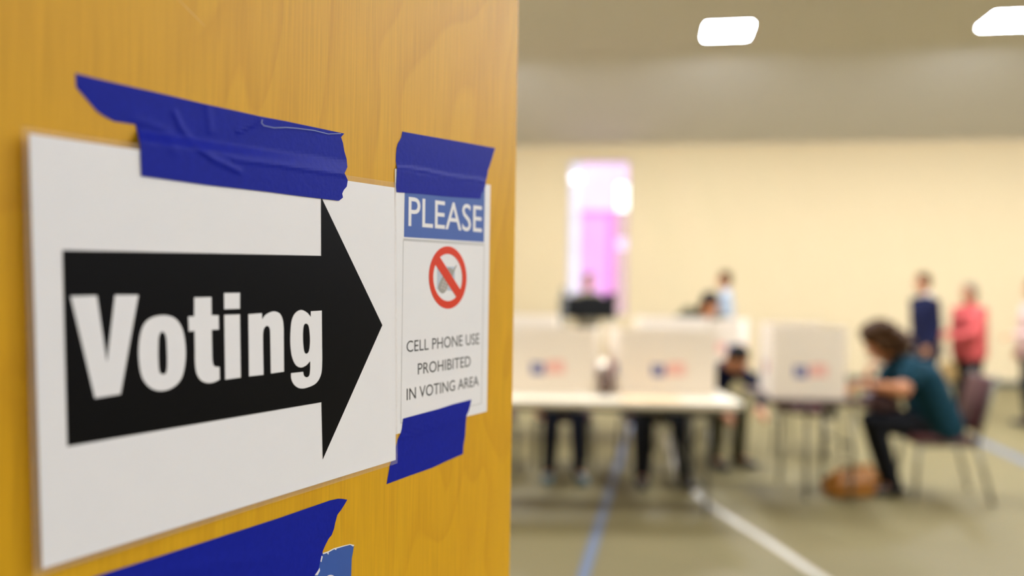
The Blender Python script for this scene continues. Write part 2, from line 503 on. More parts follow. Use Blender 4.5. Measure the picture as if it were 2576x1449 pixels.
def poly_fill(loops, fn, back=None):
    """flat outline (with holes) -> faces; loops are lists of 2D points"""
    t = bmesh.new(); edges = []
    for lp in loops:
        vs = [t.verts.new((x, y, 0)) for x, y in lp]
        edges += [t.edges.new((vs[i], vs[(i + 1) % len(vs)])) for i in range(len(vs))]
    bmesh.ops.triangle_fill(t, edges=edges, use_beauty=True)
    out = B(); merge(out, t)
    for v in out.verts: v.co = fn(v.co.x, v.co.y)
    face_cam(out); return out

def face_cam(b_):
    b_.normal_update()
    for f in b_.faces:
        if f.normal.dot(DN) < 0: f.normal_flip()

def slab(b_, th):
    """give a flat sheet its thickness, towards the door"""
    r = bmesh.ops.extrude_face_region(b_, geom=b_.faces[:])
    n = DN
    old = set(v for v in b_.verts) - set(g for g in r['geom'] if isinstance(g, bmesh.types.BMVert))
    for v in old: v.co -= n * th
    bmesh.ops.recalc_face_normals(b_, faces=b_.faces[:])
    return b_

def crv(pts, k=7):
    """closed smooth outline; a point written as (x, y, 1) is a sharp corner"""
    n = len(pts); out = []
    for i in range(n):
        p1, p2 = pts[i], pts[(i + 1) % n]
        p0 = pts[i - 1]; p3 = pts[(i + 2) % n]
        c1, c2 = len(p1) > 2, len(p2) > 2
        out.append(p1[:2])
        if c1 and c2: continue
        A, B_, C, D_ = (V(p[:2]) for p in (p0, p1, p2, p3))
        m1 = (C - A) / 2 if not c1 else (C - B_)
        m2 = (D_ - B_) / 2 if not c2 else (C - B_)
        if c1: m1 = (C - B_) * .9
        for j in range(1, k):
            t = j / k
            q = B_ * (2 * t ** 3 - 3 * t * t + 1) + m1 * (t ** 3 - 2 * t * t + t) + C * (-2 * t ** 3 + 3 * t * t) + m2 * (t ** 3 - t * t)
            out.append((q.x, q.y))
    return out

def zoomed(ox, oy, s, pts): return [(ox + p[0] * s, oy + p[1] * s) + tuple(p[2:]) for p in pts]

# -- the directional sign
S1 = Sheet(74, .0055, 996, .0012)
sign = thing('voting_sign', 'laminated white sign with black arrow reading Voting, taped to the wooden door', 'sign', S1.pt(560, 1290))
lay1 = lambda k: (lambda x, y: S1.pt(x, y, k))
SH1 = [(73.5, 336), (992.5, 472), (995.5, 1157), (107, 1431)]
obj('sheet', slab(poly_fill([SH1], lay1(.0)), .0003), M_PAPER, sign)
LAM1 = [(55, 317), (996.8, 459.5), (1000.4, 1165.5), (85, 1455)]
obj('laminate', poly_fill([LAM1, SH1], lay1(-.00005)), M_LAM, sign)['label'] = 'clear laminate border'
ARW = [(157, 629), (808, 643.5), (807.5, 494), (962, 818), (812, 1156), (808.5, 1012), (169.5, 1123)]
obj('arrow', poly_fill([ARW], lay1(.00012)), M_BLACK, sign)['label'] = 'black arrow'
Za = lambda pts: zoomed(150, 720, 340 / 1642, pts)
Zb = lambda pts: zoomed(460, 720, 180 / 1003, pts)
Zc = lambda pts: zoomed(610, 740, 220 / 1226, pts)
glyphs = [
    [Za([(133, 122, 1), (452, 112, 1), (575, 925, 1), (672, 106, 1), (957, 106, 1), (742, 1312, 1), (428, 1362, 1)])],
    [Za([(1262, 352), (1400, 390), (1492, 520), (1530, 740), (1522, 960), (1470, 1140), (1350, 1245), (1210, 1272), (1090, 1225), (1000, 1100), (962, 880), (968, 660), (1015, 480), (1110, 385)]),
     Za([(1248, 552), (1290, 610), (1304, 780), (1306, 960), (1292, 1050), (1250, 1070), (1212, 1030), (1200, 880), (1200, 720), (1210, 600)])],
    [Zb([(160, 158, 1), (400, 152, 1), (402, 405, 1), (502, 408, 1), (506, 606, 1), (405, 612, 1), (410, 870, 1), (416, 1040), (440, 1118), (514, 1132, 1), (518, 1308, 1), (440, 1345), (350, 1358), (255, 1320), (195, 1225), (172, 1080), (168, 880), (163, 628, 1), (85, 634, 1), (74, 428, 1), (160, 420, 1)])],
    [Zb([(578, 96, 1), (800, 92, 1), (800, 316, 1), (580, 323, 1)])],
    [Zb([(580, 402, 1), (800, 394, 1), (812, 1280, 1), (594, 1310, 1)])],
    [Zc([(82, 282, 1), (272, 266, 1), (276, 352, 1), (330, 285), (430, 242), (520, 270), (565, 360), (578, 480, 1), (582, 1086, 1), (398, 1112, 1), (390, 640), (383, 490), (350, 445), (310, 470), (290, 540), (288, 700), (296, 1130, 1), (92, 1152, 1)])],
    [Zc([(958, 240, 1), (1112, 230, 1), (1116, 700, 1), (1117, 960), (1100, 1130), (1030, 1250), (900, 1312), (800, 1318), (725, 1270), (685, 1190), (680, 1108, 1), (850, 1088, 1), (862, 1140), (896, 1166), (935, 1142), (948, 1060), (950, 938, 1), (890, 1000), (815, 1028), (745, 990), (695, 880), (672, 720), (672, 540), (690, 370), (740, 265), (820, 222), (900, 255), (958, 318, 1)]),
     Zc([(892, 412), (928, 450), (944, 580), (945, 700), (930, 800), (895, 836), (865, 800), (850, 680), (848, 540), (860, 440)])],
]
for g in glyphs:
    obj('letter', poly_fill([crv(l) for l in g], lay1(.00024)), M_PAPER, sign)['label'] = 'white letter'

# -- the phone notice
S2 = Sheet(996, .0012, 1232, .0010)
S2.p = S2.p - S2.n * .0006
note = thing('phone_notice', 'small white notice reading PLEASE, cell phone use prohibited, right of the arrow sign', 'notice', S2.pt(1110, 1060))
lay2 = lambda k: (lambda x, y: S2.pt(x, y, k))
SH2 = [(994, 424), (1234, 465.5), (1225, 1035), (990, 1094)]
obj('sheet', slab(poly_fill([SH2], lay2(.0)), .0003), M_PAPER, note)
obj('header_band', poly_fill([[(1018.5, 455), (1220, 476), (1217.5, 609), (1016.3, 596)]], lay2(.0001)), M_BAND, note)['label'] = 'blue header band'
def ln(pts, w):
    out = B()
    for (a_, b_) in zip(pts[:-1], pts[1:]):
        d = (V(b_) - V(a_)).normalized() * w / 2; n_ = V((-d.y, d.x))
        merge(out, poly_fill([[tuple(V(a_) - d + n_), tuple(V(b_) + d + n_), tuple(V(b_) + d - n_), tuple(V(a_) - d - n_)]], lay2(.0001)))
    return out
rule = ln([(1218, 618), (1014.6, 604.8), (1008.4, 1064.5), (1210.8, 1015), (1217.8, 618)], 1.0)
merge(rule, ln([(1015.5, 601.2), (1218, 613.5)], 1.6))
merge(rule, ln([(1015.6, 603.2), (1218, 616)], .8))
obj('border_rule', rule, M_GREYINK, note)

def text(body, quad, S, lift, m, parent, name, bold=0.0):
    """a line of lettering fitted to the quad TL, TR, BR, BL (cap height)"""
    cu = bpy.data.curves.new('lettering', 'FONT'); cu.body = body; cu.size = 1; cu.offset = bold; cu.resolution_u = 4
    cu.space_character = 1.0
    o = bpy.data.objects.new('lettering', cu); COL.objects.link(o)
    bpy.context.view_layer.update()
    me = bpy.data.meshes.new_from_object(o.evaluated_get(bpy.context.evaluated_depsgraph_get()))
    b_ = B(); b_.from_mesh(me)
    bpy.data.objects.remove(o); bpy.data.curves.remove(cu); bpy.data.meshes.remove(me)
    xs = [v.co.x for v in b_.verts]; x0, x1 = min(xs), max(xs); cap = CAP
    TL, TR, BR, BL = (S.uv(*q, lift) for q in quad)
    for v in b_.verts:
        a_ = (v.co.x - x0) / (x1 - x0); c_ = v.co.y / cap
        q = BL * (1 - a_) * (1 - c_) + BR * a_ * (1 - c_) + TL * (1 - a_) * c_ + TR * a_ * c_
        v.co = S.from_uv(q.x, q.y, lift)
    face_cam(b_)
    return obj(name, b_, m, parent, recalc=False)
CAP = 0.727
text('PLEASE', [(1028.3, 490.5), (1212.6, 515.3), (1212, 583.8), (1027.4, 567.8)], S2, .0002, M_PAPER, note, 'header_lettering', .003)['label'] = 'white word PLEASE'
text('CELL PHONE USE', [(1022.8, 856.4), (1205.6, 836.6), (1205.6, 864.9), (1022.8, 886)], S2, .0001, M_INK, note, 'text_line')
text('PROHIBITED', [(1051.3, 912.7), (1183.8, 893.8), (1183.8, 921.4), (1051.3, 942.1)], S2, .0001, M_INK, note, 'text_line')
text('IN VOTING AREA', [(1023.2, 975.9), (1204.2, 943.5), (1204.2, 969.7), (1023.2, 1007)], S2, .0001, M_INK, note, 'text_line')
Zd = lambda pts: zoomed(1040, 600, 180 / 1304, pts)
obj('picture_ground', poly_fill([Zd([(432, 500), (755, 515), (750, 960), (430, 925)])], lay2(.00008)), M_SKYINK, note)
ph = poly_fill([crv(Zd([(610, 560), (650, 532), (700, 550), (735, 600), (715, 690), (640, 850), (590, 960), (530, 1000), (470, 960), (448, 890), (480, 790), (540, 680)]))], lay2(.00012))
merge(ph, poly_fill([Zd([(778, 482), (790, 492), (740, 612), (712, 600)])], lay2(.00012)))
obj('phone_picture', ph, mat('grey_print', (.36, .35, .31), .5), note)['label'] = 'small grey phone picture'
kp = B()
for r_ in range(4):
    for c_ in range(3):
        x, y = 500 + c_ * 42 + r_ * 16, 905 - r_ * 52 + c_ * 18
        merge(kp, poly_fill([Zd([(x, y), (x + 26, y + 9), (x + 38, y - 24), (x + 12, y - 33)])], lay2(.00016)))
obj('phone_keys', kp, mat('pale_grey_print', (.55, .50, .46), .5), note)
cx, cy = 1126.4, 698
def ell(rx, ry, n=56): return [(cx + rx * math.cos(2 * math.pi * i / n), cy + ry * math.sin(2 * math.pi * i / n) + .03 * rx * math.cos(2 * math.pi * i / n)) for i in range(n)]
rg = poly_fill([ell(47.5, 78.6), ell(36.3, 59.4)], lay2(.0002))
merge(rg, poly_fill([Zd([(395, 470), (440, 350), (490, 345), (865, 940), (830, 1080), (780, 1062)])], lay2(.00022)))
obj('prohibition_ring', rg, M_RED, note)['label'] = 'red ring with slash'

# -- strips of tape
def in_ridge(x, y, pl):
    best = 1e9; p = V((x, y))
    for a_, b_ in zip(pl[:-1], pl[1:]):
        a_, b_ = V(a_), V(b_); t = max(0, min(1, (p - a_).dot(b_ - a_) / (b_ - a_).length_squared))
        best = min(best, (p - a_ - (b_ - a_) * t).length)
    return best
def sstep(t): t = max(0, min(1, t)); return t * t * (3 - 2 * t)
def tape(label, outline, off, ridges=(), step=7.0, name='tape_strip', m=None, th=.00016):
    t = bmesh.new()
    vs = [t.verts.new((x, y, 0)) for x, y in outline]
    es = [t.edges.new((vs[i], vs[(i + 1) % len(vs)])) for i in range(len(vs))]
    bmesh.ops.triangle_fill(t, edges=es, use_beauty=True)
    xs = [p[0] for p in outline]; ys = [p[1] for p in outline]
    for ax_, lo, hi in ((0, min(xs), max(xs)), (1, min(ys), max(ys))):
        q = lo + step
        while q < hi:
            co = V((q, 0, 0)) if ax_ == 0 else V((0, q, 0)); no = V((1, 0, 0)) if ax_ == 0 else V((0, 1, 0))
            bmesh.ops.bisect_plane(t, geom=t.verts[:] + t.edges[:] + t.faces[:], plane_co=co, plane_no=no)
            q += step
    for v in t.verts:
        x, y = v.co.x, v.co.y; o_ = off(x, y)
        for pl, amp, wdt in ridges: o_ += amp * math.exp(-(in_ridge(x, y, pl) / wdt) ** 2)
        v.co = on_door(x, y, o_)
    face_cam(t); slab(t, th)
    for f in t.faces: f.smooth = False
    o = obj(name, t, m or M_TAPE)
    return tag(o, label, 'tape')
def lam_top(x): return 317 + (x - 55) / (996.8 - 55) * (459.5 - 317)
def s1_off(x, y, k):
    p = S1.pt(x, y, k); return (p - O_D).dot(DN)
def s2_off(x, y, k):
    p = S2.pt(x, y, k); return (p - O_D).dot(DN)
TA = [(190, 184), (240, 197), (318, 215), (430, 241), (512, 261), (590, 278), (656, 293), (720, 305), (800, 322), (866, 336), (858, 345), (863, 360), (866, 379), (872, 400), (874, 420), (867, 436), (875, 453), (872.6, 469), (865, 478), (861, 487), (863, 497), (853, 505),
      (760, 494), (666, 482), (523, 466), (356, 443), (354, 400), (353.5, 369), (348, 338), (341, 312.5), (328, 311), (287, 305), (262, 292), (243, 279), (215, 246), (203, 232), (192, 220)]
def offA(x, y):
    w = sstep((y - lam_top(x) + 40) / 38) if x > 330 else 0
    return .0003 * (1 - w) + w * s1_off(x, y, .0006)
ridA = [([(440, 285), (455, 320), (490, 365), (540, 402), (600, 430)], .0006, 8), ([(590, 402), (700, 415), (866, 440)], .00035, 6), ([(600, 330), (640, 312), (656, 300)], .0006, 6), ([(340, 300), (420, 330), (440, 380)], .0004, 12), ([(520, 262), (530, 330)], .0004, 9)]
tapeA = tape('long blue tape strip across the top edge of the arrow sign', TA, offA, ridA)
tn = B(); pts_ = [(660, 301), (658, 309), (664, 316), (690, 321.5), (720, 320.5), (745, 322.5), (790, 328), (826, 337), (858, 336)]
for a_, b_ in zip(pts_[:-1], pts_[1:]):
    d = (V(b_) - V(a_)).normalized(); n_ = V((-d.y, d.x)) * .8
    merge(tn, poly_fill([[tuple(V(a_) + n_), tuple(V(b_) + n_), tuple(V(b_) - n_), tuple(V(a_) - n_)]], lambda x, y: on_door(x, y, offA(x, y) + .0011)))
obj('torn_fibre', tn, M_TORN, tapeA)['label'] = 'pale torn line'
TB = [(1012.4, 331), (1080, 343), (1160, 357), (1245.7, 372.4), (1240, 392), (1233, 415), (1228, 428), (1226, 442), (1222, 456.5), (1221, 470), (1216.5, 480), (1212, 486), (1209, 500), (1160, 497), (1118.7, 494), (1060, 488), (998, 483.5), (996.5, 469), (998.2, 440), (998.7, 421.6), (996, 405), (996.5, 390), (998, 372), (1001, 361), (1006, 353), (1010, 345)]
def top2(x): return 424 + (x - 994) / 240 * 41.5
def offB(x, y):
    w = sstep((y - top2(x) + 4) / 10); return .0003 * (1 - w) + w * s2_off(x, y, .0004)
ridB = [([(998, 421), (1060, 429), (1130, 444), (1222, 457)], .0007, 5.5)]
tape('blue tape strip over the top edge of the phone notice', TB, offB, ridB)
TC = [(1014.6, 1053), (1055, 1042), (1103, 1029), (1140, 1017), (1186, 1005), (1183, 1020), (1179, 1034), (1174, 1045), (1173, 1056), (1171, 1080), (1170, 1097.5), (1166, 1120), (1164.8, 1142), (1130, 1157), (1087, 1177), (1030, 1197), (972.7, 1218), (977, 1195), (981, 1171), (988, 1150), (997, 1120), (1001, 1105), (1007.6, 1091), (1011, 1080)]
def bot2(x): return 1094 - (x - 990) / 235 * 59
def offC(x, y):
    w = sstep((bot2(x) + 5 - y) / 10); return .0003 * (1 - w) + w * s2_off(x, y, .0003)
def offC2(x, y): return min(offC(x, y), s1_off(x, y, -.0004)) if x < 1004 and y > 1080 else offC(x, y)
tape('blue tape strip holding the bottom of the phone notice', TC, offC2, [([(1010, 1100), (1080, 1078), (1172, 1054)], .0004, 7)])
TD = [(873.8, 1257), (862, 1255), (851, 1254.5), (831.5, 1258.7), (790, 1273), (700, 1304), (560, 1349), (400, 1400), (244, 1449), (150, 1482), (150, 1640), (760, 1640), (776, 1500), (790.7, 1449), (799.7, 1437), (803, 1425), (805.8, 1411), (811, 1395), (811.8, 1387), (819, 1370.5), (827, 1355), (834.5, 1346), (840.5, 1329.7), (843.5, 1314.6), (848.8, 1295), (858.7, 1282), (867.7, 1267.8)]
tape('wide blue tape strip below the arrow sign, cut by the bottom of the photo', TD, lambda x, y: .0007, [([(300, 1470), (500, 1425), (700, 1400)], .0003, 14)], step=16)
TE = [(808, 1394), (825, 1388.6), (839, 1381), (866, 1373.5), (881, 1370), (890.5, 1372), (888.5, 1386), (885, 1404), (883.6, 1449), (884, 1640), (770, 1640), (776, 1500), (784, 1449), (794, 1437)]
st = tape('torn mid-blue sticker beside the wide lower tape strip', TE, lambda x, y: .00035, name='sticker', m=M_STICK, step=16)
st['category'] = 'sticker'
e_ = B()
for q in ([(812, 1391), (825, 1387), (839, 1379.5), (866, 1372), (881, 1368.6), (891.5, 1371), (888.5, 1375), (881, 1370.6), (866, 1374.4), (839, 1382.5), (825, 1390.5), (813, 1394.5)],
          [(806, 1412), (809, 1398), (812, 1400), (808.5, 1414)], [(792, 1447), (799.7, 1436), (804, 1428), (805, 1436), (799, 1447)], [(823, 1389), (827, 1388), (826.5, 1395), (824, 1394)], [(841, 1380), (847, 1379), (846, 1383.5), (843, 1383)]):
    merge(e_, poly_fill([q], lambda x, y: on_door(x, y, .00075)))
obj('torn_edge', e_, M_PAPER, st)['label'] = 'white torn edge'
e_ = poly_fill([[(832 + 17 * math.cos(t / 12 * math.pi), 1466 + 20 * math.sin(t / 12 * math.pi)) for t in range(24)], [(832 + 10 * math.cos(t / 12 * math.pi), 1466 + 12 * math.sin(t / 12 * math.pi)) for t in range(24)]], lambda x, y: on_door(x, y, .0005))
obj('printed_mark', e_, M_PAPER, st)['label'] = 'white printed mark'
# ------------------------------------------------------------------ furniture of the polling hall
M_TOP = mat('pale_plastic_tabletop', (.76, .68, .51), .45, .02, 20)
M_LEG = mat('grey_metal_tube', (.16, .16, .14), .4, metal=.6)
M_DKTOP = mat('dark_brown_tabletop', (.05, .022, .016), .45)
M_CARD = mat('white_corrugated_card', (.80, .71, .58), .75, .02, 40)
M_LOGO_B = mat('navy_print', (.09, .11, .30), .6)
M_LOGO_R = mat('coral_red_print', (.80, .30, .25), .6)
M_MAROON = mat('maroon_vinyl', (.060, .008, .008), .5, .1, 60)
M_CHLEG = mat('bronze_grey_chair_tube', (.13, .125, .095), .4, metal=.5)
M_BLK = mat('matte_black_plastic', (.008, .008, .008), .6, spec=.12)
M_TANBOX = mat('tan_cardboard', (.50, .30, .10), .8)

def rbox(bm, lo, hi, rad, mw=None):
    """flat board with rounded corners in plan"""
    pts = []
    for cx_, cy_, a0 in ((hi[0] - rad, hi[1] - rad, 0), (lo[0] + rad, hi[1] - rad, 90), (lo[0] + rad, lo[1] + rad, 180), (hi[0] - rad, lo[1] + rad, 270)):
        for i in range(7):
            t = math.radians(a0 + 15 * i); pts.append((cx_ + rad * math.cos(t), cy_ + rad * math.sin(t)))
    t = bmesh.new()
    a_ = [t.verts.new((x, y, lo[2])) for x, y in pts]; b_ = [t.verts.new((x, y, hi[2])) for x, y in pts]
    t.faces.new(a_); t.faces.new(b_); n = len(pts)
    for i in range(n): t.faces.new((a_[i], a_[(i + 1) % n], b_[(i + 1) % n], b_[i]))
    if mw is not None: t.transform(mw)
    merge(bm, t)

def folding_table(L, D, label, loc, rz, top, hgt=.76):
    t = thing('folding_table', label, 'table')
    b_ = B(); rbox(b_, (-L / 2, -D / 2, hgt - .035), (L / 2, D / 2, hgt), .06)
    obj('tabletop', b_, top, t)
    b_ = B(); box(b_, (-L / 2 + .04, -D / 2 + .04, hgt - .07), (L / 2 - .04, -D / 2 + .06, hgt - .035)); box(b_, (-L / 2 + .04, D / 2 - .06, hgt - .07), (L / 2 - .04, D / 2 - .04, hgt - .035))
    obj('apron', b_, M_LEG, t)
    for sx in (-1, 1):
        x = sx * (L / 2 - .22)
        for sy in (-1, 1):
            b_ = B(); tube(b_, [(x, sy * (D / 2 - .09), 0), (x, sy * (D / 2 - .09), hgt - .05)], .014); obj('leg', b_, M_LEG, t)
        b_ = B()
        for z in (.16, hgt - .06): tube(b_, [(x, -D / 2 + .09, z), (x, D / 2 - .09, z)], .011)
        tube(b_, [(x, 0, .16), (x - sx * .34, 0, hgt - .06)], .009)
        obj('leg_brace', b_, M_LEG, t)
    t.location = loc; t.rotation_euler = (0, 0, rz); return t

# front row: right corner and front edge fitted to the photo
YF, YB = 5.40, 6.15
xr = at(1853, 1000, 5.6).x
folding_table(2.44, YB - YF, 'long pale folding table in front carrying two white privacy shields', (xr - 1.22, (YF + YB) / 2, 0), 0, M_TOP)
folding_table(2.9, .75, 'pale folding table in the second row behind the front table', (at(1880, 800, 8).x - 1.45, 8.30, 0), 0, M_TOP)

def emblem(w, h, flip=False):
    """printed flag mark on the card: blue field and red waving stripes, plus faint grey rule above"""
    b_ = B(); cw = w * .40
    def q(x0, x1, z0, z1, mi):
        n = 8
        for i in range(n):
            xa, xb = x0 + (x1 - x0) * i / n, x0 + (x1 - x0) * (i + 1) / n
            wv = lambda x: .008 * math.sin((x / w) * 6.0)
            f = b_.faces.new([b_.verts.new(p) for p in ((xa, 0, z0 + wv(xa)), (xb, 0, z0 + wv(xb)), (xb, 0, z1 + wv(xb)), (xa, 0, z1 + wv(xa)))]); f.material_index = mi
    q(-w / 2, -w / 2 + cw, -h / 2, h / 2, 0)
    for i in range(4):
        z = -h / 2 + i * h / 3.6; q(-w / 2 + cw + .012, w / 2, z, z + h * .17, 1)
    st_ = [(-w / 2 + cw / 2 + (.022 if i % 2 == 0 else .009) * math.sin(i * math.pi / 5), -.0008, .006 + (.022 if i % 2 == 0 else .009) * math.cos(i * math.pi / 5)) for i in range(10)]
    f = b_.faces.new([b_.verts.new(p) for p in st_]); f.material_index = 2
    return b_
def shield(label, loc, rz, pw, h, wings, wl, group='white privacy shields', tilt=0):
    """three hinged card panels standing on a table: front panel along local x, wings folding back along +y"""
    t = thing('privacy_shield', label, 'privacy shield', (0, 0, 0), 0, group)
    th = .006
    b_ = B(); box(b_, (-pw / 2, 0, 0), (pw / 2, th, h), None, .001); obj('front_panel', b_, M_CARD, t)
    e_ = emblem(.24, .085); e_.transform(M.Translation((0, -.001, .178))); obj('flag_emblem', e_, [M_LOGO_B, M_LOGO_R, M_CARD], t, recalc=False)
    for s_, ang in zip((-1, 1), wings):
        b_ = B(); box(b_, (0, 0, 0), (wl, th, h), None, .001)
        e_ = emblem(.2, .085); e_.transform(M.Translation((wl * .5, -.001 if s_ > 0 else th + .001, .178)))
        mt = M.Translation((s_ * pw / 2, 0 if s_ > 0 else 0, 0)) @ M.Rotation(math.radians(90 - s_ * ang), 4, 'Z')
        b_.transform(mt); e_.transform(mt)
        w_ = obj('wing', b_, M_CARD, t); obj('flag_emblem', e_, [M_LOGO_B, M_LOGO_R, M_CARD], w_, recalc=False)
    t.location = loc; t.rotation_euler = (0, 0, rz); return t
ZT = .7605
YS = 5.80
shield('white privacy shield with flag emblem at the left, beside the door edge', (at(1377, 990, YS).x, YS, ZT), 0, .675, .465, (5, 11), .30)
shield('white privacy shield with flag emblem on the right half of the front table', (at(1680, 1000, YS).x, YS, ZT), 0, .675, .465, (11, 5), .30)
shield('white privacy shield on the second-row table, mostly behind the door edge', (at(1318, 800, 8.12).x, 8.12, ZT), 0, .675, .475, (6, 6), .30)
shield('white privacy shield on the second-row table, its top just over the front right shield', (at(1700, 800, 8.12).x, 8.12, ZT), 0, .675, .475, (6, 6), .30)
shield('white privacy shield at the right end of the second-row table', (at(1872, 830, 8.25).x, 8.25, ZT), math.radians(62), .40, .46, (6, 6), .28)
# the single booth at the right, open towards the woman in teal
pA = at(1942, 1003, 5.84); pA.z = .741
pB = at(2127, 1008, 5.84); pB.z = .741
tb = thing('privacy_shield', 'white privacy shield with flag emblem on the small dark table', 'privacy shield', (pA.x, pA.y, pA.z), 0, 'white privacy shields')
hh_ = .52; wl_ = pB.x - pA.x; back = V((pA.x + .10, pA.y + .62, pA.z))
def panel(name, a_, b__, parent, emb=True):
    d = (b__ - a_); L_ = V((d.x, d.y, 0)).length; ang = math.atan2(d.y, d.x)
    mt = M.Translation(a_) @ M.Rotation(ang, 4, 'Z')
    b_ = B(); box(b_, (0, 0, 0), (L_, .006, hh_), mt, .001); o = obj(name, b_, M_CARD, parent)
    if emb:
        e_ = emblem(.24, .085); e_.transform(mt @ M.Translation((L_ * .52, -.001, hh_ * .385))); obj('flag_emblem', e_, [M_LOGO_B, M_LOGO_R, M_CARD], o, recalc=False)
    return o
panel('wing', pA, pA + V((wl_, 0, 0)), tb)
panel('front_panel', back, pA + V((0, .006, 0)), tb)
panel('wing', back + V((0, .003, 0)), back + V((.48, -.02, 0)), tb, False)
t = thing('booth_table', 'small dark table on grey tube legs under the right-hand privacy shield', 'table')
tx0, tx1, ty0, ty1 = pA.x - .02, pA.x + .66, 5.78, 6.55
b_ = B(); rbox(b_, (tx0, ty0, .705), (tx1, ty1, .74), .02); obj('tabletop', b_, M_DKTOP, t)
for x, y in ((2.14, 5.90), (2.14, 6.46), (tx1 - .06, 5.90), (tx1 - .06, 6.46)):
    b_ = B(); tube(b_, [(x, y, 0), (x, y, .71)], .015); obj('leg', b_, M_LEG, t)
b_ = B(); tube(b_, [(2.14, 5.90, .62), (2.14, 6.46, .62)], .01); obj('brace', b_, M_LEG, t)
b_ = B(); tube(b_, [(tx1 - .06, 5.90, .40), (tx1 - .06, 6.46, .40)], .01); obj('brace', b_, M_LEG, t)
b_ = B(); box(b_, (2.25, 5.84, .60), (2.34, 5.92, .706), None, .004); obj('clamp_block', b_, M_LEG, t)

# ---- chairs: seat and back cushions on a tube frame, facing +y
def make_chair(label):
    t = thing('stacking_chair', label, 'chair', (0, 0, 0), 0, 'maroon stacking chairs')
    b_ = B(); box(b_, (-.22, -.22, .41), (.22, .23, .475), None, .022); obj('seat', b_, M_MAROON, t, True)
    b_ = B(); box(b_, (-.215, -.03, 0), (.215, .025, .42), M.Translation((0, -.235, .50)) @ M.Rotation(math.radians(13), 4, 'X'), .02); obj('backrest', b_, M_MAROON, t, True)
    for s_ in (-1, 1):
        x = s_ * .225
        b_ = B(); tube(b_, [(x * 1.04, .20, 0), (x, .165, .40)], .013); obj('leg', b_, M_CHLEG, t)
        b_ = B(); tube(b_, [(x * 1.04, -.33, 0), (x, -.22, .42)], .013); obj('leg', b_, M_CHLEG, t)
        b_ = B(); tube(b_, [(x, -.22, .42), (x, -.245, .52), (x, -.345, .93)], .012); obj('back_post', b_, M_CHLEG, t)
    b_ = B()
    tube(b_, [(-.225, .165, .40), (.225, .165, .40)], .011); tube(b_, [(-.225, -.22, .415), (.225, -.22, .415)], .011)
    for s_ in (-1, 1): tube(b_, [(s_ * .225, .165, .40), (s_ * .225, -.22, .415)], .011)
    obj('seat_frame', b_, M_CHLEG, t)
    return t
def face(dx, dy): return math.atan2(dy, dx) - math.pi / 2
WX, WY = 3.19, 6.16         # chair of the woman in teal
chair = make_chair('maroon cushioned chair at the right, the woman in teal sits on it')
chair.location = (WX, WY, 0); chair.rotation_euler = (0, 0, face(-.98, .17))
P1X, P2X, SY = .46, 1.19, 6.92
dup(chair, (P1X, SY, 0), math.pi, 'maroon chair of the voter with blue-grey shoes at the front table')
dup(chair, (P2X, SY, 0), math.pi, 'maroon chair of the voter with black shoes at the front table')
BX, BY = 1.70, 7.42
dup(chair, (BX, BY, 0), face(.45, -.9), 'maroon chair of the bent person in navy, between the two table rows')
dup(chair, (-.18, 6.9, 0), math.pi, 'empty maroon chair at the front table, next to the door edge')
dup(chair, (2.75, 7.6, 0), face(-.6, -.8), 'empty maroon chair standing behind the small dark table')

# ---- small things
def rrect(w, h, r, n=5):
    out = []
    for cx_, cy_, a0 in ((w / 2 - r, h / 2 - r, 0), (-w / 2 + r, h / 2 - r, 90), (-w / 2 + r, -h / 2 + r, 180), (w / 2 - r, -h / 2 + r, 270)):
        for i in range(n + 1):
            t_ = math.radians(a0 + 90 * i / n); out.append((cx_ + r * math.cos(t_), cy_ + r * math.sin(t_)))
    return out
def loft(rings, close=True):
    b_ = B(); vs = [[b_.verts.new(p) for p in r] for r in rings]; n = len(rings[0])
    for q in range(len(vs) - 1):
        for j in range(n): b_.faces.new((vs[q][j], vs[q][(j + 1) % n], vs[q + 1][(j + 1) % n], vs[q + 1][j]))
    if close: b_.faces.new(vs[0][::-1]); b_.faces.new(vs[-1])
    return b_
M_BAG = mat('tan_leather', (.33, .125, .008), .5, .15, 25)
M_BAGD = mat('brown_leather', (.13, .05, .012), .5)
bp = at(2138, 1236, 6.12); bp.z = 0
bag = thing('handbag', 'slouchy tan leather handbag on the floor at the feet of the woman in teal', 'bag')
rings = []
for z, w, d, r, sh in ((0.0, .36, .17, .05, 0), (.015, .40, .20, .07, 0), (.08, .41, .21, .08, .0), (.14, .38, .18, .08, .012), (.18, .33, .11, .05, .02), (.205, .30, .03, .014, .03)):
    rings.append([(x + sh + .012 * math.sin(5 * y * 7 + z * 30), y, z + (.02 * math.sin(x * 14) if z > .1 else 0)) for x, y in rrect(w, d, r)])
obj('body', loft(rings), M_BAG, bag, True)
for y in (-.035, .035):
    b_ = B(); tube(b_, [(-.10, y, .16)] + [(x, y * (1 + 1.6 * k), z) for x, z, k in ((-.09, .20, .2), (-.04, .225, .8), (.03, .222, .9), (.09, .20, .4))] + [(.12, y, .165)], .008); obj('handle', b_, M_BAGD, bag, True)
b_ = B(); box(b_, (-.17, -.104, .10), (.17, -.098, .115)); obj('seam_strip', b_, M_BAGD, bag)
bag.location = bp; bag.rotation_euler = (0, 0, .25)

